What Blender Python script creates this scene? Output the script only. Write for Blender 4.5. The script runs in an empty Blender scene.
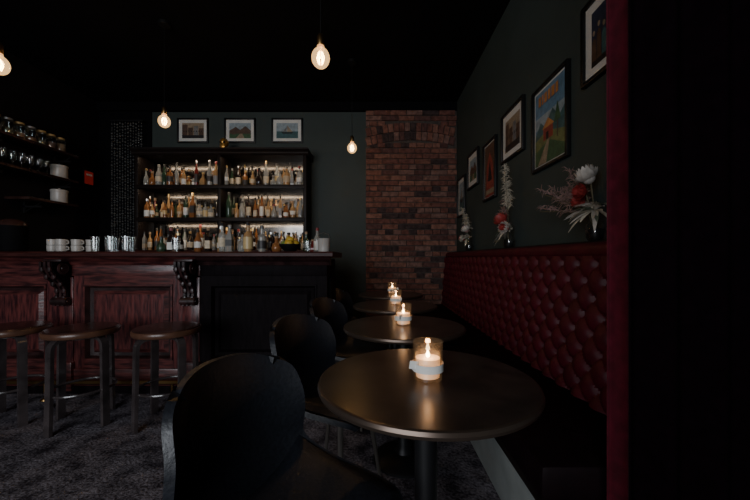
import bpy, bmesh, math, random
from mathutils import Vector, Matrix
random.seed(7)
R=random.random
def U(a,b): return a+(b-a)*random.random()
# ---------------------------------------------------------------- materials
def mat(name,col,rough=0.5,metal=0.0,emit=None,es=0,trans=0.0,var=0.0,scale=10,bump=0.0,stretch=(1,1,1),col2=None,coat=0.0,sheen=0.0,spec=0.5,detail=4):
    m=bpy.data.materials.new(name); m.use_nodes=True
    nt=m.node_tree; b=nt.nodes['Principled BSDF']
    b.inputs['Base Color'].default_value=(*col,1)
    b.inputs['Roughness'].default_value=rough
    b.inputs['Metallic'].default_value=metal
    b.inputs['Specular IOR Level'].default_value=spec
    b.inputs['Transmission Weight'].default_value=trans
    b.inputs['Coat Weight'].default_value=coat
    b.inputs['Coat Roughness'].default_value=0.15
    b.inputs['Sheen Weight'].default_value=sheen
    if emit: 
        b.inputs['Emission Color'].default_value=(*emit,1); b.inputs['Emission Strength'].default_value=es
    if var>0 or bump>0 or col2:
        tc=nt.nodes.new('ShaderNodeTexCoord'); mp=nt.nodes.new('ShaderNodeMapping'); mp.inputs['Scale'].default_value=stretch
        nz=nt.nodes.new('ShaderNodeTexNoise'); nz.inputs['Scale'].default_value=scale; nz.inputs['Detail'].default_value=detail
        nt.links.new(tc.outputs['Object'],mp.inputs[0]); nt.links.new(mp.outputs[0],nz.inputs['Vector'])
        rp=nt.nodes.new('ShaderNodeValToRGB')
        rp.color_ramp.elements[0].position=0.35; rp.color_ramp.elements[1].position=0.65
        c2=col2 if col2 else tuple(x*(1-var) for x in col)
        rp.color_ramp.elements[0].color=(*c2,1); rp.color_ramp.elements[1].color=(*col,1)
        nt.links.new(nz.outputs['Fac'],rp.inputs[0]); nt.links.new(rp.outputs[0],b.inputs['Base Color'])
        if bump>0:
            bp=nt.nodes.new('ShaderNodeBump'); bp.inputs['Strength'].default_value=bump; bp.inputs['Distance'].default_value=0.01
            nt.links.new(nz.outputs['Fac'],bp.inputs['Height']); nt.links.new(bp.outputs[0],b.inputs['Normal'])
    return m
def glassmat(name,tint,gl=0.12,emit=None,es=0,fc=0.6):
    m=bpy.data.materials.new(name); m.use_nodes=True
    nt=m.node_tree; nt.nodes.clear()
    o=nt.nodes.new('ShaderNodeOutputMaterial'); t=nt.nodes.new('ShaderNodeBsdfTransparent'); g=nt.nodes.new('ShaderNodeBsdfGlossy')
    t.inputs[0].default_value=(*tint,1); g.inputs['Roughness'].default_value=0.05
    lw=nt.nodes.new('ShaderNodeLayerWeight'); lw.inputs[0].default_value=0.3
    ma=nt.nodes.new('ShaderNodeMath'); ma.operation='MULTIPLY_ADD'; ma.inputs[1].default_value=fc; ma.inputs[2].default_value=gl
    nt.links.new(lw.outputs['Facing'],ma.inputs[0])
    mx=nt.nodes.new('ShaderNodeMixShader'); nt.links.new(ma.outputs[0],mx.inputs[0]); nt.links.new(t.outputs[0],mx.inputs[1]); nt.links.new(g.outputs[0],mx.inputs[2])
    out=mx.outputs[0]
    if emit:
        e=nt.nodes.new('ShaderNodeEmission'); e.inputs[0].default_value=(*emit,1); e.inputs[1].default_value=es
        ad=nt.nodes.new('ShaderNodeAddShader'); nt.links.new(out,ad.inputs[0]); nt.links.new(e.outputs[0],ad.inputs[1]); out=ad.outputs[0]
    nt.links.new(out,o.inputs[0]); return m

M={}
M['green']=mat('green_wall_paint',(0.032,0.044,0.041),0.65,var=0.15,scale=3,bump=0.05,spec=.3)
M['black_paint']=mat('black_paint',(0.003,0.003,0.004),0.8,var=0.2,scale=4,spec=.08)
M['ceil']=mat('ceiling_black',(0.0035,0.0035,0.0045),0.9,var=0.3,scale=2,spec=.1)
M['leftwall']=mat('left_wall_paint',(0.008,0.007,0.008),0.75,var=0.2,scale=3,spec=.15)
M['mortar']=mat('mortar',(0.068,0.054,0.046),0.95,var=0.4,scale=30,bump=0.3)
bricks=[mat('brick_%d'%i,c,0.9,var=0.5,scale=18,bump=0.6,spec=.15,detail=8) for i,c in enumerate([(0.19,0.085,0.063),(0.145,0.063,0.050),(0.22,0.105,0.078),(0.105,0.052,0.046),(0.19,0.106,0.087),(0.055,0.037,0.036)])]
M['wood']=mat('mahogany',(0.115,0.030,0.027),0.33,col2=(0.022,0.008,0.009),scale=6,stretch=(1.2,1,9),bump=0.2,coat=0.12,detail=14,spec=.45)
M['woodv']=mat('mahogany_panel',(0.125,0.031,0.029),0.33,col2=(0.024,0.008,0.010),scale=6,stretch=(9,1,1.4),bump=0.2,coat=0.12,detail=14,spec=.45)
M['woodb']=mat('near_black_wood',(0.007,0.005,0.006),0.6,var=0.4,scale=5,stretch=(9,1,1.4),bump=0.1,spec=.05)  # near-black wood: bar body, right bay, corbel cores
M['corb']=mat('carved_dark_wood',(0.035,0.014,0.014),0.4,var=0.7,scale=14,bump=0.2)
M['shelfwood']=mat('dark_shelf_wood',(0.012,0.008,0.007),0.5,var=0.5,scale=6,stretch=(1,4,8),spec=.2)
M['bartop']=mat('bar_top_wood',(0.05,0.014,0.012),0.45,var=0.6,scale=6,stretch=(1,9,9),spec=.2)
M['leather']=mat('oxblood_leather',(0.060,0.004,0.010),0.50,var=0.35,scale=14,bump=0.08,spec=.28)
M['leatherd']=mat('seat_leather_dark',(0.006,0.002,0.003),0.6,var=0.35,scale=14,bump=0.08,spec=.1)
M['button']=mat('leather_button',(0.028,0.002,0.005),0.6,spec=.08)
M['plinth']=mat('plinth_paint',(0.24,0.26,0.25),0.5,var=0.2,scale=10)
M['tabletop']=mat('bronze_table_top',(0.044,0.034,0.030),0.30,metal=0.3,var=0.6,scale=9,bump=0.05,detail=10)
M['tablerim']=mat('table_rim_metal',(0.09,0.065,0.05),0.30,metal=0.7)
M['iron']=mat('black_iron',(0.010,0.010,0.011),0.45,metal=0.4)
M['chair']=mat('charcoal_leather',(0.012,0.014,0.019),0.42,var=0.35,scale=90,bump=0.15)
M['chrome']=mat('chair_leg_metal',(0.20,0.18,0.16),0.35,metal=0.8)
M['seat']=mat('stool_seat_leather',(0.050,0.024,0.020),0.24,var=0.6,scale=7,bump=0.05)
M['bent']=mat('bentwood_rim',(0.10,0.046,0.027),0.32,var=0.5,scale=9)
M['leg']=mat('stool_leg_black',(0.055,0.044,0.044),0.22,var=0.5,scale=9,coat=.4)
M['brass']=mat('aged_brass',(0.30,0.18,0.07),0.35,metal=1.0)
M['gold']=mat('gold_paint',(0.55,0.30,0.07),0.35,metal=0.8)
M['velvet']=mat('red_velvet',(0.055,0.0025,0.008),0.8,var=0.4,scale=30,sheen=0.06,spec=.1)
M['velvetshade']=mat('red_velvet_shaded',(0.003,0.001,0.002),0.95,var=0.3,scale=30,spec=0.03)  # red velvet with its shade put into a near-black colour
M['white']=mat('white_card',(0.70,0.70,0.66),0.6,var=0.1,scale=10)
M['cream']=mat('cream_label',(0.62,0.53,0.38),0.6,var=0.3,scale=30)
M['frame']=mat('black_frame',(0.006,0.006,0.006),0.4,var=0.1,spec=.3)
M['ceramic']=mat('pale_ceramic',(0.42,0.40,0.37),0.35,var=0.15,scale=10)
M['mirror']=mat('dark_mirror',(0.14,0.13,0.12),0.16,metal=1.0,var=0.4,scale=6)
M['glass']=glassmat('clear_glass',(0.93,0.95,0.95),0.10)
M['picglass']=glassmat('picture_glass',(0.97,0.97,0.97),0.015,fc=.12)
M['candleglass']=glassmat('candle_glass',(0.97,0.94,0.90),0.09,(1.0,0.55,0.25),0.02,fc=.5)
M['bulbglass']=glassmat('bulb_glass',(1.0,0.80,0.50),0.08,(1.0,0.64,0.30),0.7)
M['filament']=mat('filament',(1,0.6,0.2),0.5,emit=(1.0,0.68,0.34),es=38)
M['flame']=mat('flame',(1,0.6,0.2),0.5,emit=(1.0,0.68,0.36),es=40)
M['wax']=mat('wax_glow',(0.9,0.78,0.65),0.5,emit=(1.0,0.48,0.2),es=.7)
M['sign']=mat('red_sign',(0.35,0.02,0.015),0.6,emit=(1,.06,.04),es=.05)
# ---------------------------------------------------------------- builder
class B:
    def __init__(s,name): s.name=name; s.bm=bmesh.new(); s.mats=[]
    def mi(s,m):
        if isinstance(m,str): m=M[m]
        if m not in s.mats: s.mats.append(m)
        return s.mats.index(m)
    def faces(s,vs,fs,m,T=None):
        k=s.mi(m); vv=[s.bm.verts.new((T@Vector(v)) if T else Vector(v)) for v in vs]
        for f in fs:
            try: fc=s.bm.faces.new([vv[i] for i in f]); fc.material_index=k
            except ValueError: pass
    def box(s,c,d,m,T=None,bev=0.0):
        x,y,z=c; a,b,h=d[0]/2,d[1]/2,d[2]/2
        if bev>0:
            bb=bmesh.new(); bmesh.ops.create_cube(bb,size=1)
            for v in bb.verts: v.co=Vector((v.co.x*d[0]+x,v.co.y*d[1]+y,v.co.z*d[2]+z))
            bmesh.ops.bevel(bb,geom=bb.edges[:],offset=bev,segments=2,affect='EDGES',profile=0.5)
            bb.verts.index_update()
            s.faces([v.co.copy() for v in bb.verts],[[v.index for v in f.verts] for f in bb.faces],m,T); bb.free(); return
        vs=[(x+i*a,y+j*b,z+k*h) for i in(-1,1) for j in(-1,1) for k in(-1,1)]
        s.faces(vs,[(0,1,3,2),(4,6,7,5),(0,4,5,1),(2,3,7,6),(0,2,6,4),(1,5,7,3)],m,T)
    def lathe(s,prof,c,m,seg=16,T=None,sx=1,sy=1):
        vs=[];n=len(prof)
        for r,z in prof:
            for i in range(seg):
                a=2*math.pi*i/seg; vs.append((c[0]+r*sx*math.cos(a),c[1]+r*sy*math.sin(a),c[2]+z))
        fs=[]
        for j in range(n-1):
            for i in range(seg):
                fs.append((j*seg+i,j*seg+(i+1)%seg,(j+1)*seg+(i+1)%seg,(j+1)*seg+i))
        if prof[0][0]>1e-5: fs.append(tuple(range(seg))[::-1])
        if prof[-1][0]>1e-5: fs.append(tuple((n-1)*seg+i for i in range(seg)))
        s.faces(vs,fs,m,T)
    def ball(s,c,r,m,seg=12,sc=(1,1,1),T=None):
        n=max(4,seg//2); prof=[(r*math.sin(math.pi*i/n)+1e-6,-r*math.cos(math.pi*i/n)*sc[2]) for i in range(n+1)]
        s.lathe(prof,c,m,seg,T,sc[0],sc[1])
    def tube(s,pts,rad,m,seg=8,T=None,closed=False):
        pts=[Vector(p) for p in pts]; n=len(pts); rr=rad if isinstance(rad,(list,tuple)) else [rad]*n
        vs=[]; up=None
        for i,p in enumerate(pts):
            if closed: t=(pts[(i+1)%n]-pts[i-1]).normalized()
            else: t=(pts[min(i+1,n-1)]-pts[max(i-1,0)]).normalized()
            if up is None: up=Vector((0,0,1)) if abs(t.z)<0.9 else Vector((1,0,0))
            a=(up-t*up.dot(t)).normalized(); up=a; b=t.cross(a)
            for k in range(seg):
                an=2*math.pi*k/seg; vs.append(p+(a*math.cos(an)+b*math.sin(an))*rr[i])
        fs=[]
        for i in range(n if closed else n-1):
            for k in range(seg):
                fs.append((i*seg+k,i*seg+(k+1)%seg,((i+1)%n)*seg+(k+1)%seg,((i+1)%n)*seg+k))
        if not closed: fs.append(tuple(range(seg))[::-1]); fs.append(tuple((n-1)*seg+k for k in range(seg)))
        s.faces(vs,fs,m,T)
    def strip(s,pts,side,w,t,m,T=None):
        pts=[Vector(p) for p in pts]; n=len(pts); side=Vector(side).normalized(); vs=[]
        for i,p in enumerate(pts):
            tg=(pts[min(i+1,n-1)]-pts[max(i-1,0)]).normalized(); nn=tg.cross(side)
            for a,b in((-1,-1),(1,-1),(1,1),(-1,1)): vs.append(p+side*a*w/2+nn*b*t/2)
        fs=[(0,1,2,3),tuple((n-1)*4+k for k in(3,2,1,0))]
        for i in range(n-1):
            for k in range(4): fs.append((i*4+k,(i+1)*4+k,(i+1)*4+(k+1)%4,i*4+(k+1)%4))
        s.faces(vs,fs,m,T)
    def grid(s,f,nu,nv,m,T=None,thick=0.0):
        P=[[Vector(f(i/nu,j/nv)) for j in range(nv+1)] for i in range(nu+1)]
        vs=[p for r in P for p in r]; fs=[]; W=nv+1
        for i in range(nu):
            for j in range(nv): fs.append((i*W+j,(i+1)*W+j,(i+1)*W+j+1,i*W+j+1))
        if thick:
            N=len(vs)
            for i in range(nu+1):
                for j in range(nv+1):
                    du=P[min(i+1,nu)][j]-P[max(i-1,0)][j]; dv=P[i][min(j+1,nv)]-P[i][max(j-1,0)]
                    n=du.cross(dv); n=n.normalized() if n.length>1e-9 else Vector((0,0,1))
                    vs.append(P[i][j]-n*thick)
            fs+= [tuple(N+k for k in f_)[::-1] for f_ in fs[:]]
            def q(a,b): fs.append((a,b,b+N,a+N))
            for i in range(nu): q(i*W,(i+1)*W); q((i+1)*W+nv,i*W+nv)
            for j in range(nv): q(j+1,j); q(nu*W+j,nu*W+j+1)
        s.faces(vs,fs,m,T)
    def extr(s,poly,axis,a,b,m,T=None):
        n=len(poly); vs=[]
        for q in(a,b):
            for p in poly: vs.append({'x':(q,p[0],p[1]),'y':(p[0],q,p[1]),'z':(p[0],p[1],q)}[axis])
        fs=[tuple(range(n)),tuple(range(n,2*n))[::-1]]+[(i,(i+1)%n,n+(i+1)%n,n+i) for i in range(n)]
        s.faces(vs,fs,m,T)
    def done(s,loc=(0,0,0),rz=0,ang=35):
        bmesh.ops.recalc_face_normals(s.bm,faces=s.bm.faces[:])
        me=bpy.data.meshes.new(s.name); s.bm.to_mesh(me); s.bm.free()
        for m in s.mats: me.materials.append(m)
        me.polygons.foreach_set('use_smooth',[True]*len(me.polygons))
        me.set_sharp_from_angle(angle=math.radians(ang))
        o=bpy.data.objects.new(s.name,me); bpy.context.collection.objects.link(o)
        o.location=loc; o.rotation_euler=(0,0,rz); return o
def copy(o,loc,rz=0):
    n=bpy.data.objects.new(o.name.split('.')[0],o.data); bpy.context.collection.objects.link(n); n.location=loc; n.rotation_euler=(0,0,rz); return n
def point(name,loc,w,col,r=0.03):
    l=bpy.data.lights.new(name,'POINT'); l.energy=w; l.color=col; l.shadow_soft_size=r
    o=bpy.data.objects.new(name,l); o.location=loc; bpy.context.collection.objects.link(o); return o
def area(name,loc,sx,sy,w,col,direction):
    l=bpy.data.lights.new(name,'AREA'); l.shape='RECTANGLE'; l.size=sx; l.size_y=sy; l.energy=w; l.color=col
    o=bpy.data.objects.new(name,l); o.location=loc; o.rotation_euler=Vector(direction).to_track_quat('-Z','Y').to_euler(); bpy.context.collection.objects.link(o); return o

XL,XR,YB,YF,H=-3.9,1.15,4.73,-2.6,3.31
# ---------------------------------------------------------------- shell
def simplebox(name,x0,x1,y0,y1,z0,z1,m):
    b=B(name); b.box(((x0+x1)/2,(y0+y1)/2,(z0+z1)/2),(x1-x0,y1-y0,z1-z0),m); return b.done()
cm=bpy.data.materials.new('charcoal_carpet'); cm.use_nodes=True
nt=cm.node_tree; bs=nt.nodes['Principled BSDF']; bs.inputs['Roughness'].default_value=0.95; bs.inputs['Specular IOR Level'].default_value=0.1
tc=nt.nodes.new('ShaderNodeTexCoord')
n1=nt.nodes.new('ShaderNodeTexNoise'); n1.inputs['Scale'].default_value=70; n1.inputs['Detail'].default_value=6
n2=nt.nodes.new('ShaderNodeTexNoise'); n2.inputs['Scale'].default_value=9; n2.inputs['Detail'].default_value=5
mx=nt.nodes.new('ShaderNodeMath'); mx.operation='MULTIPLY'
nt.links.new(tc.outputs['Object'],n1.inputs[0]); nt.links.new(tc.outputs['Object'],n2.inputs[0])
nt.links.new(n1.outputs[0],mx.inputs[0]); nt.links.new(n2.outputs[0],mx.inputs[1])
rp=nt.nodes.new('ShaderNodeValToRGB'); rp.color_ramp.elements[0].position=0.16; rp.color_ramp.elements[1].position=0.38
rp.color_ramp.elements[0].color=(0.022,0.019,0.024,1); rp.color_ramp.elements[1].color=(0.18,0.165,0.185,1)
nt.links.new(mx.outputs[0],rp.inputs[0]); nt.links.new(rp.outputs[0],bs.inputs['Base Color'])
bp=nt.nodes.new('ShaderNodeBump'); bp.inputs['Strength'].default_value=0.8; bp.inputs['Distance'].default_value=0.01
nt.links.new(n1.outputs[0],bp.inputs['Height']); nt.links.new(bp.outputs[0],bs.inputs['Normal'])
M['carpet']=cm
simplebox('floor',XL-.1,XR+.1,YF-.1,YB+.1,-.1,0,'carpet')
simplebox('ceiling',XL-.1,XR+.1,YF-.1,YB+.1,H,H+.1,'ceil')
b=B('wall_back')
b.box(((XL+XR)/2,YB+.05,H/2),(XR-XL,.1,H),'green'); b.box(((XL-3.16)/2,YB-.01,H/2),(-3.16-XL,.02,H),'black_paint')
b.done()
simplebox('wall_right',XR,XR+.1,YF,YB+.1,0,H,'green')
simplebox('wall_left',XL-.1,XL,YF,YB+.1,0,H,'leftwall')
simplebox('trim_1',XL,XR-.0,YB-.06,YB,H-.12,H,'black_paint')
wx0,wx1,wz0,wz1=-3.4,-.3,0.6,2.8
b=B('wall_front')
for x0,x1,z0,z1 in((XL,wx0,0,H),(wx1,XR,0,H),(wx0,wx1,0,wz0),(wx0,wx1,wz1,H)):
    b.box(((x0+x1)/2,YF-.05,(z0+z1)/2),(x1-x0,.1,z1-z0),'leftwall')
b.done()
b=B('window_1')
for x in(wx0+.03,(wx0*2+wx1)/3,(wx0+wx1*2)/3,wx1-.03): b.box((x,YF-.05,(wz0+wz1)/2),(.06,.07,wz1-wz0),'black_paint')
for z in(wz0+.03,wz1-.03): b.box(((wx0+wx1)/2,YF-.05,z),(wx1-wx0,.07,.06),'black_paint')
b.done()
b=B('wall_brick')
bx0,bx1=-.13,XR-.002; bz1=3.2
b.box(((bx0+bx1)/2,YB-.021,bz1/2),(bx1-bx0,.042,bz1),'mortar')
ac=(bx0+bx1)/2; Rr=2.6; zc=3.02-Rr
def arcz(x,r): return zc+math.sqrt(r*r-(x-ac)**2)
zz=0.0; row=0
while zz<bz1-.07:
    hdr=row%4==3; L=.11 if hdr else .228
    x=bx0-(L/2 if row%2 else 0)
    while x<bx1:
        a=max(x,bx0)+.005; e=min(x+L,bx1)-.005
        if e-a>.02:
            mxx=(a+e)/2
            lo=arcz(mxx,Rr-.25); hi=arcz(mxx,Rr)
            if zz+.076<lo+.03 or zz>hi-.03:
                d=U(-.006,.007)
                b.box(((a+e)/2,YB-.05+d/2,zz+.038),(e-a,.03-d,.062),bricks[random.choices(range(6),[5,5,3,3,3,2])[0]])
        x+=L
    zz+=.076; row+=1
for ring in(0,1):
    r0=Rr-.25+ring*.125
    n=int((bx1-bx0)/.078)
    for i in range(n):
        xm=bx0+.04+i*.078; th=math.asin((xm-ac)/r0)
        T=Matrix.Translation((xm,YB-.05,zc+math.cos(th)*(r0+.062)))@Matrix.Rotation(th,4,'Y')
        b.box((0,0,0),(.068,.03,.114),bricks[random.choices(range(6),[5,4,3,2,3,3])[0]],T)
b.done()
# ---------------------------------------------------------------- bar
b=B('bar_counter')
F=2.8; bx0,bx1=XL+.01,-.40; D=.5
b.box(((bx0+bx1)/2,F+D/2+.02,.555),(bx1-bx0,D,1.11),'woodb')
b.extr([(F-.12,1.125),(F-.135,1.135),(F-.135,1.16),(F-.125,1.172),(F+.62,1.172),(F+.62,1.125)],'x',bx0,bx1+.06,'bartop')
corb=[-3.63,-2.58,-1.53]
XD=-1.46
cor=[(F-.11,1.125),(F-.085,1.10),(F-.05,1.09),(F-.03,1.06),(F+.02,1.05),(F+.02,1.125)]
b.extr(cor,'x',bx0,XD,'wood'); b.extr(cor,'x',XD,bx1+.03,'corb')
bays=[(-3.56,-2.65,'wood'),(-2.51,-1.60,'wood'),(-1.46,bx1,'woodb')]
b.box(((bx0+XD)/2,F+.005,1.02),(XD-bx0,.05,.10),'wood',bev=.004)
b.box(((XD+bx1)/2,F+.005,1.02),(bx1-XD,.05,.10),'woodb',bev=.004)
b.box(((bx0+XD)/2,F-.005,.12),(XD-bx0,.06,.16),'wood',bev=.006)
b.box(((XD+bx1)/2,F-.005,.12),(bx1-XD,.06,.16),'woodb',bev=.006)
b.box(((bx0+bx1)/2,F+.0,.03),(bx1-bx0,.10,.06),'woodb')
def panel(x0,x1,m,mv):
    z0,z1=.2,.97; st=.085
    for x in(x0+st/2,x1-st/2): b.box((x,F+.005,(z0+z1)/2),(st,.05,z1-z0),mv)
    b.box(((x0+x1)/2,F+.005,z1-.035),(x1-x0-2*st,.05,.07),m)
    b.box(((x0+x1)/2,F+.005,z0+.035),(x1-x0-2*st,.05,.07),m)
    X0,X1,Z0,Z1=x0+st,x1-st,z0+.07,z1-.07
    def ringm(i0,i1,y0,y1,mm):
        A=[(X0+i0,Z0+i0),(X1-i0,Z0+i0),(X1-i0,Z1-i0),(X0+i0,Z1-i0)]
        C=[(X0+i1,Z0+i1),(X1-i1,Z0+i1),(X1-i1,Z1-i1),(X0+i1,Z1-i1)]
        vs=[(p[0],y0,p[1]) for p in A]+[(p[0],y1,p[1]) for p in C]
        b.faces(vs,[(i,(i+1)%4,4+(i+1)%4,4+i) for i in range(4)],mm)
    ringm(0,0.0,F-.02,F-.032,m); ringm(0,.014,F-.032,F-.032,m); ringm(.014,.03,F-.032,F+.004,'corb' if m=='wood' else m)
    ringm(.03,.055,F+.004,F+.012,'corb' if m=='wood' else m); ringm(.055,.085,F+.012,F-.006,m)
    q=.085; b.faces([(X0+q,F-.006,Z0+q),(X1-q,F-.006,Z0+q),(X1-q,F-.006,Z1-q),(X0+q,F-.006,Z1-q)],[(0,1,2,3)],mv)
for x0,x1,m in bays: panel(x0,x1,m,'woodv' if m=='wood' else 'woodb')
for cx in corb:
    b.box((cx,F,.57),(.14,.06,.78),'woodv',bev=.004)
    b.box((cx,F-.02,.14),(.16,.08,.24),'wood',bev=.006)
    pr=[]
    for i in range(25):
        t=i/24; z=1.09-.36*t; d=.125*(1-t)**1.3+.035+.028*math.sin(t*math.pi*2.2+.3)
        pr.append((F-.02-d,z))
    pr+= [(F-.0,.73),(F-.0,1.09)]
    b.extr(pr,'x',cx-.05,cx+.05,'woodb')
    for k in(-1,0,1): b.extr([(p[0]-.012,p[1]) for p in pr[:25]]+[(F,.73),(F,1.09)],'x',cx+k*.034-.009,cx+k*.034+.009,'corb')
    RX=Matrix.Rotation(math.pi/2,4,'Y')
    for (yy,z,r) in((F-.10,1.035,.05),(F-.065,.765,.035)):
        T=Matrix.Translation((cx,yy,z))@RX
        b.lathe([(r*.25,-.066),(r*.45,-.066),(r*.5,-.06),(r*.7,-.06),(r*.8,-.064),(r,-.058),(r,.058),(r*.8,.064),(r*.7,.06),(r*.5,.06),(r*.45,.066),(r*.25,.066)],(0,0,0),'corb',18,T)
    for i in range(5):
        t=.2+i*.16; k=int(t*24); p=pr[k]
        for sx in(-1,1): b.ball((cx+sx*.03,p[0]-.012,p[1]),.018,'corb',8,(1.1,.7,1.3))
    b.box((cx,F-.07,1.10),(.15,.15,.02),'corb',bev=.004)
b.box((bx1+.005,F+D/2,.6),(.03,D-.14,.7),'woodb',bev=.006)
b.done()
b=B('foot_rail')
b.tube([(bx0+.02,F-.17,.14),(bx1,F-.17,.14)],.018,'brass',10)
x=-3.6
while x<-.4:
    b.tube([(x,F-.17,.14),(x,F-.17,.06),(x,F-.17,.0)],.012,'brass',8); b.lathe([(.035,0),(.03,.012),(.012,.016)],(x,F-.17,0),'brass',12); x+=1.0
b.done()
# ---------------------------------------------------------------- back bar
SX0,SX1,SXM=-3.14,-.925,-2.05; SY0,SY1=4.38,YB-.002
b=B('back_bar_shelving')
levels=[1.22,1.65,2.08]
b.box(((SX0+SX1)/2,SY1-.012,1.87),(SX1-SX0,.02,1.30),'mirror')
for x,w in((SX0,.045),(SXM,.04),(SX1,.045)): 
    b.box((x,(SY0+SY1)/2,1.85),(w,SY1-SY0,1.36),'shelfwood',bev=.004)
    b.lathe([(.03,0),(.035,.02),(.02,.04),(.02,.2)],(x,SY0,1.2),'shelfwood',10)
for z in levels[1:]:
    b.box(((SX0+SX1)/2,(SY0+SY1)/2,z-.015),(SX1-SX0,SY1-SY0,.03),'shelfwood')
    b.box(((SX0+SX1)/2,SY0-.005,z-.022),(SX1-SX0,.02,.05),'shelfwood',bev=.004)
b.extr([(SY0,2.47),(SY0-.02,2.49),(SY0-.02,2.51),(SY0-.05,2.54),(SY0-.05,2.56),(SY1,2.56),(SY1,2.47)],'x',SX0-.05,SX1+.05,'shelfwood')
b.box(((SX0+SX1)/2,4.46,.6),(SX1-SX0+.3,.53,1.18),'shelfwood')
b.box(((SX0+SX1)/2,4.445,1.205),(SX1-SX0+.36,.565,.03),'bartop',bev=.006)
for i in range(5):
    x=SX0-.1+i*.5; b.box((x+.25,4.19,.62),(.44,.02,.95),'shelfwood',bev=.006); b.ball((x+.44,4.17,.7),.015,'brass',10)
b.done()
gl=[mat('bottle_amber',(0.30,0.12,0.04),0.10,trans=0.3),mat('bottle_clear',(0.52,0.52,0.48),0.06,trans=0.6),mat('bottle_green',(0.03,0.06,0.035),0.08,trans=0.2),
    mat('bottle_dark',(0.014,0.009,0.008),0.1),mat('bottle_honey',(0.48,0.29,0.13),0.1,trans=0.35),mat('bottle_red',(0.16,0.02,0.015),0.1,trans=0.2)]
lb=[M['cream'],M['white'],mat('label_tan',(0.42,0.33,0.22),0.6),mat('label_black',(0.02,0.02,0.02),0.5),mat('label_rust',(0.25,0.08,0.04),0.6),mat('label_gold',(0.5,0.38,0.18),0.4),mat('label_grey',(0.22,0.22,0.22),0.6)]
caps=[mat('cap_black',(0.01,0.01,0.01),0.4),mat('cap_gold',(0.5,0.36,0.16),0.35,metal=0.7),mat('cap_red',(0.2,0.02,0.02),0.4),mat('cap_cork',(0.30,0.2,0.12),0.8),mat('cap_silver',(0.5,0.5,0.5),0.3,metal=.9)]
def bottle(b,x,y,z,h=None,r=None,g=None,seg=12):
    h=h or U(.20,.35); r=r or U(.025,.041); g=g or random.choices(gl,[5,7,2.5,4,4.5,.8])[0]; k=random.randrange(5)
    if k==0: pr=[(r*.9,0),(r,.01),(r,h*.58),(r*.85,h*.66),(r*.38,h*.76),(r*.33,h*.9)]
    elif k==1: pr=[(r*.9,0),(r,.01),(r,h*.5),(r*.95,h*.56),(r*.45,h*.72),(r*.35,h*.9)]
    elif k==2: h*=.8; r*=1.2; pr=[(r*.9,0),(r,.01),(r*1.02,h*.55),(r*.8,h*.68),(r*.3,h*.72),(r*.3,h*.88)]
    elif k==3: h*=.7; r*=1.25; pr=[(r*.7,0),(r*.95,.02),(r,h*.3),(r*.8,h*.5),(r*.4,h*.62),(r*.3,h*.9)]
    else: pr=[(r*.8,0),(r*.85,.01),(r,h*.5),(r*.9,h*.6),(r*.4,h*.68),(r*.36,h*.9)]
    sq=random.random()<.25
    sg=4 if sq else seg
    T=Matrix.Translation((x,y,z))@Matrix.Rotation(math.pi/4 if sq else R()*3,4,'Z')
    b.lathe(pr,(0,0,0),g,sg,T)
    c=random.choices(caps,[5,1.5,1,1,1.5])[0]; b.lathe([(r*.42,h*.88),(r*.42,h*.99),(r*.36,h)],(0,0,0),c,8,T)
    if R()<.85 and k!=3:
        l=random.choices(lb,[4,5,2,2,.7,1.5,1])[0]; z0=h*U(.08,.25); z1=h*U(.36,.5)
        b.lathe([(r*1.03+.0003,z0),(r*1.03+.0003,z1)],(0,0,0),l,sg,T)
for li,z in enumerate(levels):
    for bay,(xa,xb) in enumerate(((SX0+.06,SXM-.05),(SXM+.06,SX1-.06))):
        b=B('liquor_bottles')
        for yy in(4.64,4.55,4.45):
            x=xa+U(0,.05)
            while x<xb:
                if R()<.9: bottle(b,x,yy+U(-.01,.01),z)
                x+=U(.070,.10)
        b.done()
for z in(2.03,2.46,1.6):
    for xa,xb in((SX0+.05,SXM-.05),(SXM+.05,SX1-.05)):
        area('shelf_led',((xa+xb)/2,SY0+.03,z),xb-xa,.02,1.35,(1,.78,.55),(0,.45,-1))
b=B('gold_skull_ornament')
b.ball((0,0,.085),.062,'gold',16,(0.9,1.1,.95)); b.box((0,-.03,.028),(.065,.07,.055),'gold',bev=.012)
for sx in(-1,1): b.ball((sx*.024,-.058,.075),.016,'frame',10)
b.ball((0,-.066,.048),.008,'frame',8); b.box((0,-.066,.018),(.05,.004,.004),'frame'); b.lathe([(.05,0),(.045,.012)],(0,0,-.004),'gold',16)
b.done((-2.0,4.42,2.564))
# ---------------------------------------------------------------- things on bar
ZB=1.172
b=B('counter_bottles')
for x,y,h,r,g in((-2.05,3.2,.22,.035,gl[2]),(-1.97,3.22,.24,.035,gl[3]),(-1.86,3.15,.23,.04,gl[3]),(-1.42,3.1,.28,.036,gl[1]),(-1.33,3.05,.25,.04,gl[1]),(-1.24,3.12,.24,.036,gl[1]),(-1.16,3.05,.28,.042,gl[4]),(-1.05,3.1,.25,.04,gl[1]),(-.93,3.15,.22,.038,gl[0]),(-.66,3.2,.20,.033,gl[2]),(-.6,3.22,.18,.033,gl[5]),(-1.7,3.2,.22,.033,gl[0]),(-1.6,3.2,.24,.033,gl[3]),(-.54,3.12,.23,.033,gl[1]),(-.98,3.25,.26,.033,gl[3]),(-1.50,3.25,.26,.034,gl[4]),(-.86,3.28,.24,.03,gl[2])):
    bottle(b,x,y,ZB,h,r,g,16)
b.done()
def tumbler(b,x,y,z,r,h,m='glass'):
    b.lathe([(r*.8,0),(r,h),(r*.92,h),(r*.72,.012),(.0001,.012)],(x,y,z),m,16)
b=B('drinking_glasses')
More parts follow.
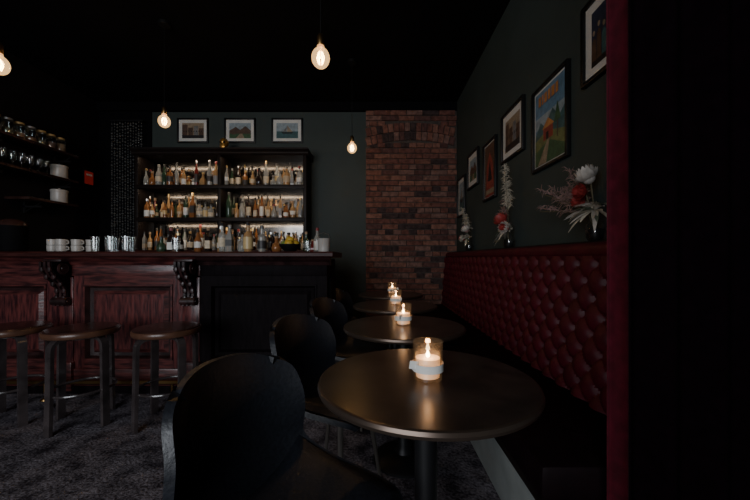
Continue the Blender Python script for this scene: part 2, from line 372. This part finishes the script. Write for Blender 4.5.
for x,y,h in((-2.52,3.0,.14),(-2.44,3.06,.15),(-2.36,2.98,.14),(-2.27,3.04,.15),(-2.31,3.16,.15),(-2.48,3.18,.14)): tumbler(b,x,y,ZB,.036,h)
b.done()
b=B('mixing_glass'); tumbler(b,0,0,0,.038,.13); b.done((-1.78,2.98,ZB))
b=B('mixing_glass'); tumbler(b,0,0,0,.036,.10); b.done((-.60,2.95,ZB))
b=B('ceramic_cups')
for x,y in((-2.9,3.0),(-2.8,2.98),(-2.7,3.02),(-2.62,3.08)):
    for k in range(2):
        b.lathe([(.026,0),(.04,.01),(.043,.06),(.038,.06),(.034,.012),(.0001,.01)],(x,y,ZB+k*.055),'ceramic',18)
        b.tube([(x+.04,y,ZB+k*.055+.05),(x+.06,y,ZB+k*.055+.045),(x+.062,y,ZB+k*.055+.025),(x+.038,y,ZB+k*.055+.018)],.005,'ceramic',6)
b.done()
b=B('bowl_stack')
for k in range(7): b.lathe([(.05,0),(.09,.012),(.115,.05),(.108,.05),(.08,.018),(.0001,.012)],(0,0,k*.032),'iron',24)
b.lathe([(.11,.24),(.10,.27),(.06,.30),(.0001,.31)],(0,0,0),'seat',24)
b.done((-3.32,3.05,ZB))
b=B('fruit_bowl')
b.lathe([(.04,0),(.05,.01),(.09,.05),(.10,.075),(.094,.075),(.08,.05),(.0001,.02)],(0,0,0),'iron',20)
lem=mat('lemon_skin',(0.5,0.33,0.03),0.5,bump=0.2,scale=60,var=0.1); lime=mat('lime_skin',(0.12,0.2,0.03),0.5,bump=0.2,scale=60,var=0.1)
for i,(x,y,z) in enumerate(((-.045,0,.075),(.04,.02,.078),(0,-.045,.08),(.0,.05,.08),(0,0,.115))): b.ball((x,y,z),.033,lem if i%3 else lime,12,(1.2,1,1))
b.done((-.78,3.06,ZB))
b=B('ice_bucket')
b.lathe([(.045,0),(.05,.004),(.056,.12),(.059,.124),(.052,.124),(.047,.01),(.0001,.008)],(0,0,0),'ceramic',24)
b.tube([(-.055,0,.10),(-.045,-.02,.16),(0,-.03,.175),(.045,-.02,.16),(.055,0,.10)],.003,'chrome',6)
b.done((-.46,3.0,ZB))
# ---------------------------------------------------------------- left wall shelves
b=B('glassware_shelf'); 
shz=[2.37,2.06,1.77]
for z,ya in zip(shz,(1.6,1.6,3.5)):
    b.box((XL+.132,(ya+4.1)/2,z-.015),(.26,4.1-ya,.03),'seat',bev=.004)
    y=ya+.2
    while y<4.1:
        b.box((XL+.102,y,z-.08),(.2,.02,.02),'iron'); b.box((XL+.012,y,z-.08),(.02,.02,.14),'iron'); b.tube([(XL+.012,y,z-.14),(XL+.2,y,z-.03)],.007,'iron',6); y+=.75
b.done()
b=B('glass_jars')
fill=[mat('jar_contents_%d'%i,c,.8,var=.5,scale=60,bump=.4) for i,c in enumerate([(0.22,0.11,0.05),(0.12,0.065,0.035),(0.28,0.19,0.10),(0.07,0.06,0.03)])]
y=1.8
while y<4.0:
    f=random.choice(fill); hh=U(.06,.12)
    b.lathe([(.043,.006),(.045,.012),(.045,hh),(.0001,hh+.004)],(XL+.14,y,shz[0]),f,14)
    b.lathe([(.045,0),(.05,.008),(.05,.13),(.038,.15),(.038,.165)],(XL+.14,y,shz[0]),M['glass'],14)
    b.lathe([(.042,.16),(.042,.18),(.0001,.182)],(XL+.14,y,shz[0]),random.choice([caps[4],caps[0],caps[1]]),14); y+=.115
b.done()
b=B('wine_glasses')
y=1.8
while y<3.85:
    for xx in(.08,.18):
        b.lathe([(.03,0),(.03,.003),(.004,.006),(.004,.07),(.025,.085),(.036,.12),(.030,.165)],(XL+xx,y,shz[1]),'glass',12)
    y+=.09
b.done()
for z in(shz[1],shz[2]):
    b=B('storage_tin'); b.lathe([(.075,0),(.078,.005),(.078,.13),(.082,.132),(.082,.155),(.07,.162),(.0001,.165)],(0,0,0),'ceramic',24); b.ball((0,0,.17),.012,'ceramic',8); b.done((XL+.14,3.97,z))
b=B('exit_sign'); b.box((.02,0,0),(.03,.16,.2),'iron',bev=.004); b.box((.038,0,0),(.006,.13,.17),'sign'); b.box((.042,0,.04),(.003,.09,.025),'white'); b.done((XL+.001,4.5,2.2))
b=B('bead_curtain')
bead=mat('glass_bead',(0.40,0.41,0.39),0.15,metal=0.8)
b.tube([(-3.65,4.6,3.02),(-3.2,4.6,3.02)],.012,'iron',8)
for x in (-3.6,-3.22): b.tube([(x,4.6,3.02),(x,YB-.021,3.02)],.008,'iron',6)
for i in range(12):
    x=-3.63+i*.037; z=3.0-U(0,.04); b.tube([(x,4.6,3.02),(x,4.6,1.3)],.0015,'iron',3)
    while z>1.32: b.ball((x,4.6,z),U(.007,.014),bead,6); z-=U(.025,.055)
b.done()
# ---------------------------------------------------------------- pictures
def col(name,c,r=.6): return mat(name,c,r,var=0.35,scale=25)
P={'navy':col('ink_navy',(0.02,0.03,0.06)),'sky':col('ink_sky',(0.12,0.24,0.36)),'skyl':col('ink_pale_sky',(0.32,0.40,0.44)),'orange':col('ink_orange',(0.60,0.25,0.07)),'red':col('ink_red',(0.32,0.05,0.035)),
 'grn':col('ink_green',(0.05,0.12,0.05)),'grnl':col('ink_olive',(0.18,0.20,0.07)),'brn':col('ink_brown',(0.10,0.055,0.035)),'tan':col('ink_tan',(0.34,0.26,0.17)),'blk':col('ink_black',(0.01,0.01,0.012)),'grey':col('ink_grey',(0.2,0.2,0.2)),'teal':col('ink_teal',(0.05,0.13,0.14))}
def picture(name,w,h,loc,rz,style,matw=.045,fw=.022):
    b=B(name)
    for s in(-1,1):
        b.box((s*(w/2-fw/2),-.015,0),(fw,.028,h),'frame',bev=.003); b.box((0,-.015,s*(h/2-fw/2)),(w-2*fw,.028,fw),'frame',bev=.003)
    b.box((0,-.007,0),(w-fw,.010,h-fw),'white')
    W=w-2*fw-2*matw; Hh=h-2*fw-2*matw; 
    lay=[0.0125]
    def rect(x0,z0,x1,z1,c):
        lay[0]+=.0004; y=-lay[0]
        b.faces([((x0-.5)*W,y,(z0-.5)*Hh),((x1-.5)*W,y,(z0-.5)*Hh),((x1-.5)*W,y,(z1-.5)*Hh),((x0-.5)*W,y,(z1-.5)*Hh)],[(0,1,2,3)],P[c])
    def poly(pts,c):
        lay[0]+=.0004; y=-lay[0]
        b.faces([((p[0]-.5)*W,y,(p[1]-.5)*Hh) for p in pts],[tuple(range(len(pts)))],P[c])
    if style=='poster':
        rect(0,0,1,1,'sky'); rect(0,.5,1,.66,'skyl')
        poly([(0,.42),(.2,.58),(.35,.48),(.6,.66),(.8,.5),(1,.6),(1,0),(0,0)],'teal')
        poly([(0,.35),(.4,.42),(1,.3),(1,0),(0,0)],'grnl'); poly([(0,.2),(.5,.28),(1,.12),(1,0),(0,0)],'grn')
        rect(.3,.3,.62,.46,'red'); poly([(.26,.46),(.46,.58),(.66,.46)],'orange'); rect(.4,.3,.48,.4,'blk')
        poly([(.1,0),(.45,.3),(.52,.3),(.4,0)],'tan'); rect(.75,.25,.78,.5,'brn'); poly([(.66,.45),(.765,.7),(.87,.45)],'grn')
        x=.14
        for ww in(.09,.05,.09,.08,.10,.08): rect(x,.80,x+ww,.93,'orange'); x+=ww+.035
    elif style=='people':
        rect(0,0,1,1,'navy'); rect(0,0,1,.25,'blk')
        for x,hh,c in((.1,.6,'brn'),(.3,.7,'brn'),(.5,.62,'teal'),(.7,.72,'tan'),(.86,.6,'brn')):
            poly([(x-.09,.1),(x-.08,hh-.15),(x,hh-.08),(x+.08,hh-.15),(x+.09,.1)],c)
            poly([(x+.05*math.cos(a*.785),hh+.05*math.sin(a*.785)) for a in range(8)],'tan')
    elif style=='land':
        rect(0,0,1,1,'skyl'); poly([(0,.5),(.3,.75),(.5,.55),(.75,.8),(1,.5),(1,0),(0,0)],'brn'); rect(0,0,1,.3,'grn'); poly([(.3,0),(.5,.3),(.6,.3),(.7,0)],'tan'); rect(.12,.25,.3,.5,'brn')
    elif style=='street':
        rect(0,0,1,1,'tan'); rect(0,.2,.25,.9,'brn'); rect(.28,.2,.5,.7,'brn'); rect(.55,.2,.75,.8,'grey'); rect(.78,.2,1,.65,'brn'); rect(0,0,1,.2,'blk')
        for i in range(8): rect(.05+i*.12,.4,.09+i*.12,.5,'blk')
    elif style=='sea':
        rect(0,0,1,1,'skyl'); rect(0,0,1,.45,'teal'); poly([(.2,.4),(.3,.3),(.7,.3),(.8,.4)],'blk'); poly([(.5,.42),(.5,.85),(.75,.42)],'tan'); poly([(.47,.42),(.47,.75),(.3,.42)],'grey')
    elif style=='dark':
        rect(0,0,1,1,'brn'); poly([(.1,0),(.2,.6),(.5,.85),(.8,.6),(.9,0)],'red'); poly([(.3,.3),(.5,.7),(.7,.3)],'blk'); rect(.1,.05,.9,.14,'tan')
    b.box((0,-.024,0),(w-2*fw,.001,h-2*fw),'picglass')
    return b.done(loc,rz)
n90=-math.pi/2
def rp_(y0,y1,z0,z1,style,mw): picture('framed_print',abs(y1-y0),z1-z0,(XR,(y0+y1)/2,(z0+z1)/2),n90,style,mw)
rp_(1.822,1.48,2.04,2.47,'people',.05)
rp_(2.394,1.95,1.72,2.29,'poster',.012)
rp_(2.98,2.54,1.95,2.37,'street',.055)
rp_(3.48,3.12,1.70,2.28,'dark',.01)
rp_(4.07,3.66,1.94,2.35,'land',.06)
rp_(4.56,4.2,1.67,2.18,'sea',.05)
for px,st in((193.5,'street'),(240.5,'land'),(287.5,'sea')):
    picture('framed_photograph',.44,.35,((px-375)/333.3*YB,YB,1.12+(258-131)/333.3*YB),0,st,.045)
# ---------------------------------------------------------------- banquette
b=B('banquette_bench')
y0,y1=1.02,YB-.075
a_,b_=.135,.078
def tuft(u,v):
    y=y0+u*(y1-y0); z=.47+v*.66
    s=y/a_+z/(2*b_); t=y/a_-z/(2*b_)
    k=abs(math.sin(math.pi*s)*math.sin(math.pi*t))
    fs,ft=s-round(s),t-round(t); db=math.exp(-((fs*fs+ft*ft)/.03))
    p=k**.5*.75+.25-.5*db
    x=.955+v*.05-.036*p
    return (x,y,z)
b.grid(tuft,int((y1-y0)/.0095),66,'leather')
j0=int(.47/b_)
for j in range(j0,int(1.13/b_)+1):
    z=j*b_
    if z<.49 or z>1.12: continue
    i0=int(y0/a_)
    for i in range(i0,int(y1/a_)+1):
        y=(i+(.5 if j%2 else 0))*a_
        if y<y0+.02 or y>y1-.02: continue
        b.ball((.955+(z-.47)/.66*.05+.006,y,z),.010,'button',8,(.6,1,1))
b.tube([(1.025,y0,1.155),(1.025,y1,1.155)],.04,'leather',14)
b.box(((1.02+XR-.002)/2,(y0+y1)/2,.595),(XR-.002-1.02,y1-y0,1.19),'leather')
b.box((1.09,(y0+y1)/2,1.195),(.115,y1-y0,.012),'shelfwood')
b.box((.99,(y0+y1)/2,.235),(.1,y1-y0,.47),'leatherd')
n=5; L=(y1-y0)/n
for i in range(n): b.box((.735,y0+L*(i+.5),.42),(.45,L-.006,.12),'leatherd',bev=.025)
b.box((.76,(y0+y1)/2,.32),(.40,y1-y0,.09),'shelfwood')
b.box((.765,(y0+y1)/2+.01,.14),(.37,y1-y0-.02,.27),'plinth')
b.box((.76,y0+.004,.18),(.38,.008,.35),'black_paint')
b.done()
# ---------------------------------------------------------------- tables
b=B('cafe_table')
b.lathe([(.0001,.72),(.325,.72),(.334,.724),(.337,.733),(.334,.742),(.328,.745)],(0,0,0),'tablerim',64)
b.lathe([(.328,.7452),(.0001,.7455)],(0,0,0),'tabletop',64)
b.lathe([(.09,.72),(.085,.712),(.036,.70),(.034,.08),(.05,.045),(.16,.018),(.17,.008),(.17,0)][::-1],(0,0,0),'iron',32)
tb=b.done((.16,1.052,0))
tys=[1.052,1.86,2.67,3.48]
for y in tys[1:]: copy(tb,(.16,y,0))
b=B('candle_holder')
b.lathe([(.038,0),(.043,.003),(.046,.118),(.044,.120),(.041,.118),(.039,.012),(.0001,.01)],(0,0,0),'candleglass',28)
b.lathe([(.0001,.0105),(.036,.0105),(.038,.068),(.012,.064),(.0001,.064)],(0,0,0),'wax',20)
b.tube([(0,0,.064),(0,0,.070)],.0012,'frame',5)
b.lathe([(.0005,.067),(.006,.071),(.0065,.076),(.003,.085),(.0003,.092)],(0,0,0),'flame',10)
def band(u,v):
    a=-math.pi*1.02*u*2+.3; return (.0475*math.cos(a),.0475*math.sin(a),.030+v*.024)
b.grid(band,30,1,'white',thick=.0008)
b.box((-.056,-.016,.044),(.03,.0015,.024),'white',Matrix.Rotation(.15,4,'Y'))
cb=b.done((.163,1.03,.7455),.2)
copy(cb,(.158,1.86,.7455),.9); copy(cb,(.168,2.67,.7455),2); copy(cb,(.18,3.48,.7455),3)
for x,y in((.163,1.03),(.158,1.86),(.168,2.67),(.18,3.48)): point('candle_light',(x,y,.7455+.10),.20,(1,.50,.2),.008)
# ---------------------------------------------------------------- chairs
CP=[(.235,.435,.185,.0,0),(.20,.452,.21,.008,0),(.10,.452,.228,.02,0),(0,.445,.235,.035,0),(-.10,.445,.235,.06,.0),(-.165,.465,.238,.065,.02),(-.205,.515,.24,.045,.055),(-.228,.59,.24,.02,.085),(-.245,.67,.235,0,.10),(-.26,.75,.225,-.012,.09),(-.268,.80,.205,-.03,.075),(-.27,.825,.17,-.035,.05)]
def cr(v):
    t=v*(len(CP)-1); i=min(int(t),len(CP)-2); f=t-i
    g=lambda k:CP[max(0,min(len(CP)-1,k))]
    out=[]
    for k in range(5):
        p0,p1,p2,p3=g(i-1)[k],g(i)[k],g(i+1)[k],g(i+2)[k]
        out.append(.5*((2*p1)+(-p0+p2)*f+(2*p0-5*p1+4*p2-p3)*f*f+(-p0+3*p1-3*p2+p3)*f**3))
    return out
def shell(u,v):
    x,z,w,kz,kx=cr(v); s=(u-.5)*2
    return (x+kx*abs(s)**2.2, s*w*(1-.04*abs(s)**3), z+kz*abs(s)**2.4)
b=B('shell_chair')
b.grid(shell,22,40,'chair',thick=.022)
def cush(u,v):
    x,z,w,kz,kx=cr(.04+v*.4); s=(u-.5)*2; e=1-max(abs(s),abs(2*v-1))**6
    return (x,s*w*.9,z+kz*abs(s)**2.4+.03*e)
b.grid(cush,16,16,'chair')
for sx,sy in((1,1),(1,-1),(-1,1),(-1,-1)):
    b.tube([(sx*.11-.0,sy*.12,.44),(sx*.125,sy*.14,.3),(sx*.16-(.02 if sx<0 else 0),sy*.175,0.0)],[.014,.012,.008],'chrome',10)
b.box((0,0,.418),(.26,.28,.02),'iron')
def chair_at(bx,by,rz): return (bx+.27*math.cos(rz),by+.27*math.sin(rz),0)
rz=math.radians(-25)
ch=b.done(chair_at(-.45,.98,rz),rz)
for x,y,r in((-.435,1.72,-27),(-.42,2.48,-22),(-.42,3.26,-18)): r=math.radians(r); copy(ch,chair_at(x,y,r),r)
# ---------------------------------------------------------------- stools
b=B('bar_stool')
b.lathe([(.0001,.60),(.195,.60),(.205,.605),(.21,.615),(.21,.632),(.205,.64)],(0,0,0),'bent',40)
b.lathe([(.203,.639),(.195,.648),(.15,.652),(.0001,.650)],(0,0,0),'seat',40)
for k in range(4):
    a=math.pi/4+k*math.pi/2; d=Vector((math.cos(a),math.sin(a),0)); s_=Vector((-math.sin(a),math.cos(a),0))
    pts=[d*.05+Vector((0,0,.588))]+[d*.12+Vector((0,0,.588))]
    for i in range(7):
        t=i/6*math.pi/2; pts.append(d*(.135+.055*math.sin(t))+Vector((0,0,.588-.055+.055*math.cos(t))))
    pts.append(d*.193+Vector((0,0,.3))); pts.append(d*.20+Vector((0,0,0)))
    b.strip(pts,s_,.046,.022,'leg')
b.tube([(.183*math.cos(i/32*2*math.pi),.183*math.sin(i/32*2*math.pi),.24) for i in range(32)],.009,'leg',8,closed=True)
b.lathe([(.08,.575),(.08,.60)],(0,0,0),'leg',20)
st=b.done((-2.53,2.32,0),.3); copy(st,(-2.0,2.28,0),.55); copy(st,(-1.43,2.30,0),.2)
# ---------------------------------------------------------------- pendant bulbs
def pendant(x,y,z,w):
    b=B('pendant_bulb')
    b.ball((0,0,0),.052,'bulbglass',24,(1,1,1.12))
    b.lathe([(.022,.05),(.020,.07),(.016,.075)],(0,0,0),'bulbglass',16)
    b.lathe([(.019,.066),(.021,.07),(.021,.12),(.012,.135),(.004,.14)],(0,0,0),'brass',16)
    b.tube([(0,0,.13),(0,0,H-z-.02)],.003,'frame',6)
    b.lathe([(.045,H-z-.03),(.05,H-z-.025),(.05,H-z)],(0,0,0),'frame',20)
    b.tube([(0,0,.06),(0,0,.0)],.004,'cream',6)
    for k in range(6):
        a=k*math.pi/3; c,s_=math.cos(a),math.sin(a)
        b.tube([(c*.008,s_*.008,.035),(c*.022,s_*.022,0),(c*.012,s_*.012,-.035)],.0014,'filament',5)
    b.done((x,y,z))
    point('pendant_light',(x,y,z-.005),w,(1,.68,.40),.03)
pendant(-.31,1.9,2.26,4); pendant(-.255,3.7,2.34,4.5); pendant(-1.96,3.1,2.39,8); pendant(-2.26,2.0,2.28,5)
# ---------------------------------------------------------------- curtain
b=B('velvet_curtain')
def cur(u,v):
    x=.668+u*.055; y=.955+.014*math.sin(u*math.pi*3.2)-.05*u
    return (x-.012*v+.006*math.sin(v*3),y,.005+v*(H-.05))
b.grid(cur,30,24,'velvet',thick=.004)
b.done()
b=B('velvet_curtain_shaded')  # rest of the velvet curtain, its shade painted in by the near-black material
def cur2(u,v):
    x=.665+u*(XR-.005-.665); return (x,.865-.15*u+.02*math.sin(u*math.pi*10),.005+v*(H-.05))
b.grid(cur2,90,6,'velvetshade',thick=.004)
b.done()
b=B('curtain_rail')
b.tube([(.64,.975,H-.022),(.74,.9,H-.022),(XR-.001,.72,H-.022)],.012,'iron',10); b.ball((.64,.975,H-.022),.018,'iron',12)
b.done()
# ---------------------------------------------------------------- dried flower arrangements
fl={'cream':col('dried_cream_leaf',(0.50,0.45,0.35)),'pink':col('dusty_pink_grass',(0.26,0.16,0.14)),'red':col('protea_red',(0.30,0.03,0.025)),'wht':col('protea_white',(0.55,0.50,0.44)),'stem':col('dry_stem',(0.10,0.08,0.04)),'lf':col('sage_leaf',(0.14,0.16,0.11))}
def leaf(b,p,d,L,w,m,droop=.3):
    p=Vector(p); d=Vector(d).normalized(); sd=d.cross(Vector((0,0,1))); sd=sd.normalized() if sd.length>.01 else Vector((1,0,0))
    def f(u,v):
        c=p+d*L*u+Vector((0,0,-droop*L*u*u)); ww=w*math.sin(math.pi*(u*.92+.04))**.8
        return c+sd*(v-.5)*ww+Vector((0,0,abs(v-.5)*ww*.5))
    b.grid(f,8,2,m)
def protea(b,c,r,d,mo,mi_):
    q=Vector(d).normalized().to_track_quat('Z','Y').to_matrix().to_4x4(); T=Matrix.Translation(c)@q
    b.ball((0,0,r*.5),r*.62,mi_,14,(1,1,1.1),T)
    for ring,(n,rr,h,tl) in enumerate(((12,.85,1.5,.0),(10,.62,1.7,-.05),(12,1.0,1.1,.2))):
        for i in range(n):
            a=2*math.pi*(i+ring*.5)/n; ca,sa=math.cos(a),math.sin(a)
            def f(u,v,ca=ca,sa=sa,rr=rr,h=h,tl=tl):
                rad=r*(rr*math.sin(min(1,u*1.3)*math.pi/2)+tl*u*u); z=r*h*u; w=r*.55*math.sin(math.pi*(u*.85+.1))*(v-.5)
                return (ca*rad-sa*w,sa*rad+ca*w,z)
            b.grid(f,6,2,mo if ring!=1 else mi_,T)
def wisp(b,p,d,L,m,n=40):
    p=Vector(p); d=Vector(d).normalized(); b.tube([p,p+d*L*.5,p+d*L+Vector((0,0,-.05*L))],.002,fl['stem'],4)
    for i in range(n):
        t=U(.4,1); q=p+d*L*t; e=Vector((U(-1,1),U(-1,1),U(-.3,1.2))).normalized()*U(.03,.07)*(1.2-t*.5)
        b.tube([q,q+e*.6+Vector((0,0,.004)),q+e-Vector((0,0,.008))],[.0022,.0018,.0008],m,3)
def vase(b,h=.15):
    b.lathe([(.028,0),(.042,.02),(.045,.07),(.02,h*.8),(.022,h),(.017,h),(.014,h*.8),(.0001,.03)],(0,0,0),'glass',18)
    b.lathe([(.025,.001),(.036,.02),(.04,.06),(.0001,.062)],(0,0,0),M['iron'],14)
def arrangement(loc,kind):
    b=B('dried_flower_vase'); vase(b)
    heads={0:[((-.03,.05,.19),.035,(-.5,.3,.6),'red','red'),((-.03,-.01,.29),.05,(-.4,.1,.8),'wht','wht'),((-.05,-.0,.24),.035,(-1,-.1,.1),'red','red')],
           1:[((-.03,.02,.20),.055,(-.5,.2,.7),'red','red'),((-.03,-.05,.15),.045,(-.8,-.3,.2),'wht','red')],
           2:[((-.02,0,.22),.05,(-.4,.1,.8),'wht','pink'),((-.04,.04,.14),.04,(-.8,.2,.2),'cream','red')]}[kind]
    for c,r,d,mo,mi_ in heads:
        b.tube([(0,0,.05),(c[0]*.4,c[1]*.4,c[2]*.6),c],.004,fl['stem'],5); protea(b,c,r,d,fl[mo],fl[mi_])
    for i in range(34):
        a=U(math.pi*.5,math.pi*1.5); e=U(-.4,.9); leaf(b,(0,0,.15),(math.cos(a)*.7,math.sin(a)*.7,e),U(.07,.14),U(.02,.035),fl[random.choice(['cream','lf','cream','wht'])],U(.2,.7))
    if kind==0:
        for i in range(9): wisp(b,(0,0,.13),(U(-.4,-.1),U(.4,1.3),U(.2,1.0)),U(.2,.36),fl['pink'],50)
    elif kind==1:
        for i in range(3): wisp(b,(0,0,.13),(U(-.08,0),U(-.06,.08),1),U(.4,.55),fl['cream'],90)
        for i in range(3): wisp(b,(0,0,.13),(U(-.2,0),U(.1,.6),.8),U(.2,.3),fl['pink'])
    else:
        for i in range(4): wisp(b,(0,0,.13),(U(-.2,0),U(-.3,.3),1),U(.25,.42),fl['cream'],60)
    b.done(loc)
arrangement((1.085,1.64,1.202),0); arrangement((1.085,2.70,1.202),1); arrangement((1.085,3.85,1.202),2)
# ---------------------------------------------------------------- daylight through front window
area('window_daylight',((wx0+wx1)/2,YF-.02,(wz0+wz1)/2),wx1-wx0-.1,wz1-wz0-.1,170,(.90,.94,1),(0,1,0))
w=bpy.data.worlds.new('World'); bpy.context.scene.world=w; w.use_nodes=True
w.node_tree.nodes['Background'].inputs[0].default_value=(.5,.6,.8,1); w.node_tree.nodes['Background'].inputs[1].default_value=.3
# ---------------------------------------------------------------- camera
c=bpy.data.cameras.new('camera'); c.lens=16; c.sensor_width=36; c.shift_y=8/750; c.clip_start=.05
co=bpy.data.objects.new('camera',c); co.location=(0,0,1.12); co.rotation_euler=(math.pi/2,0,0); bpy.context.collection.objects.link(co)
bpy.context.scene.camera=co
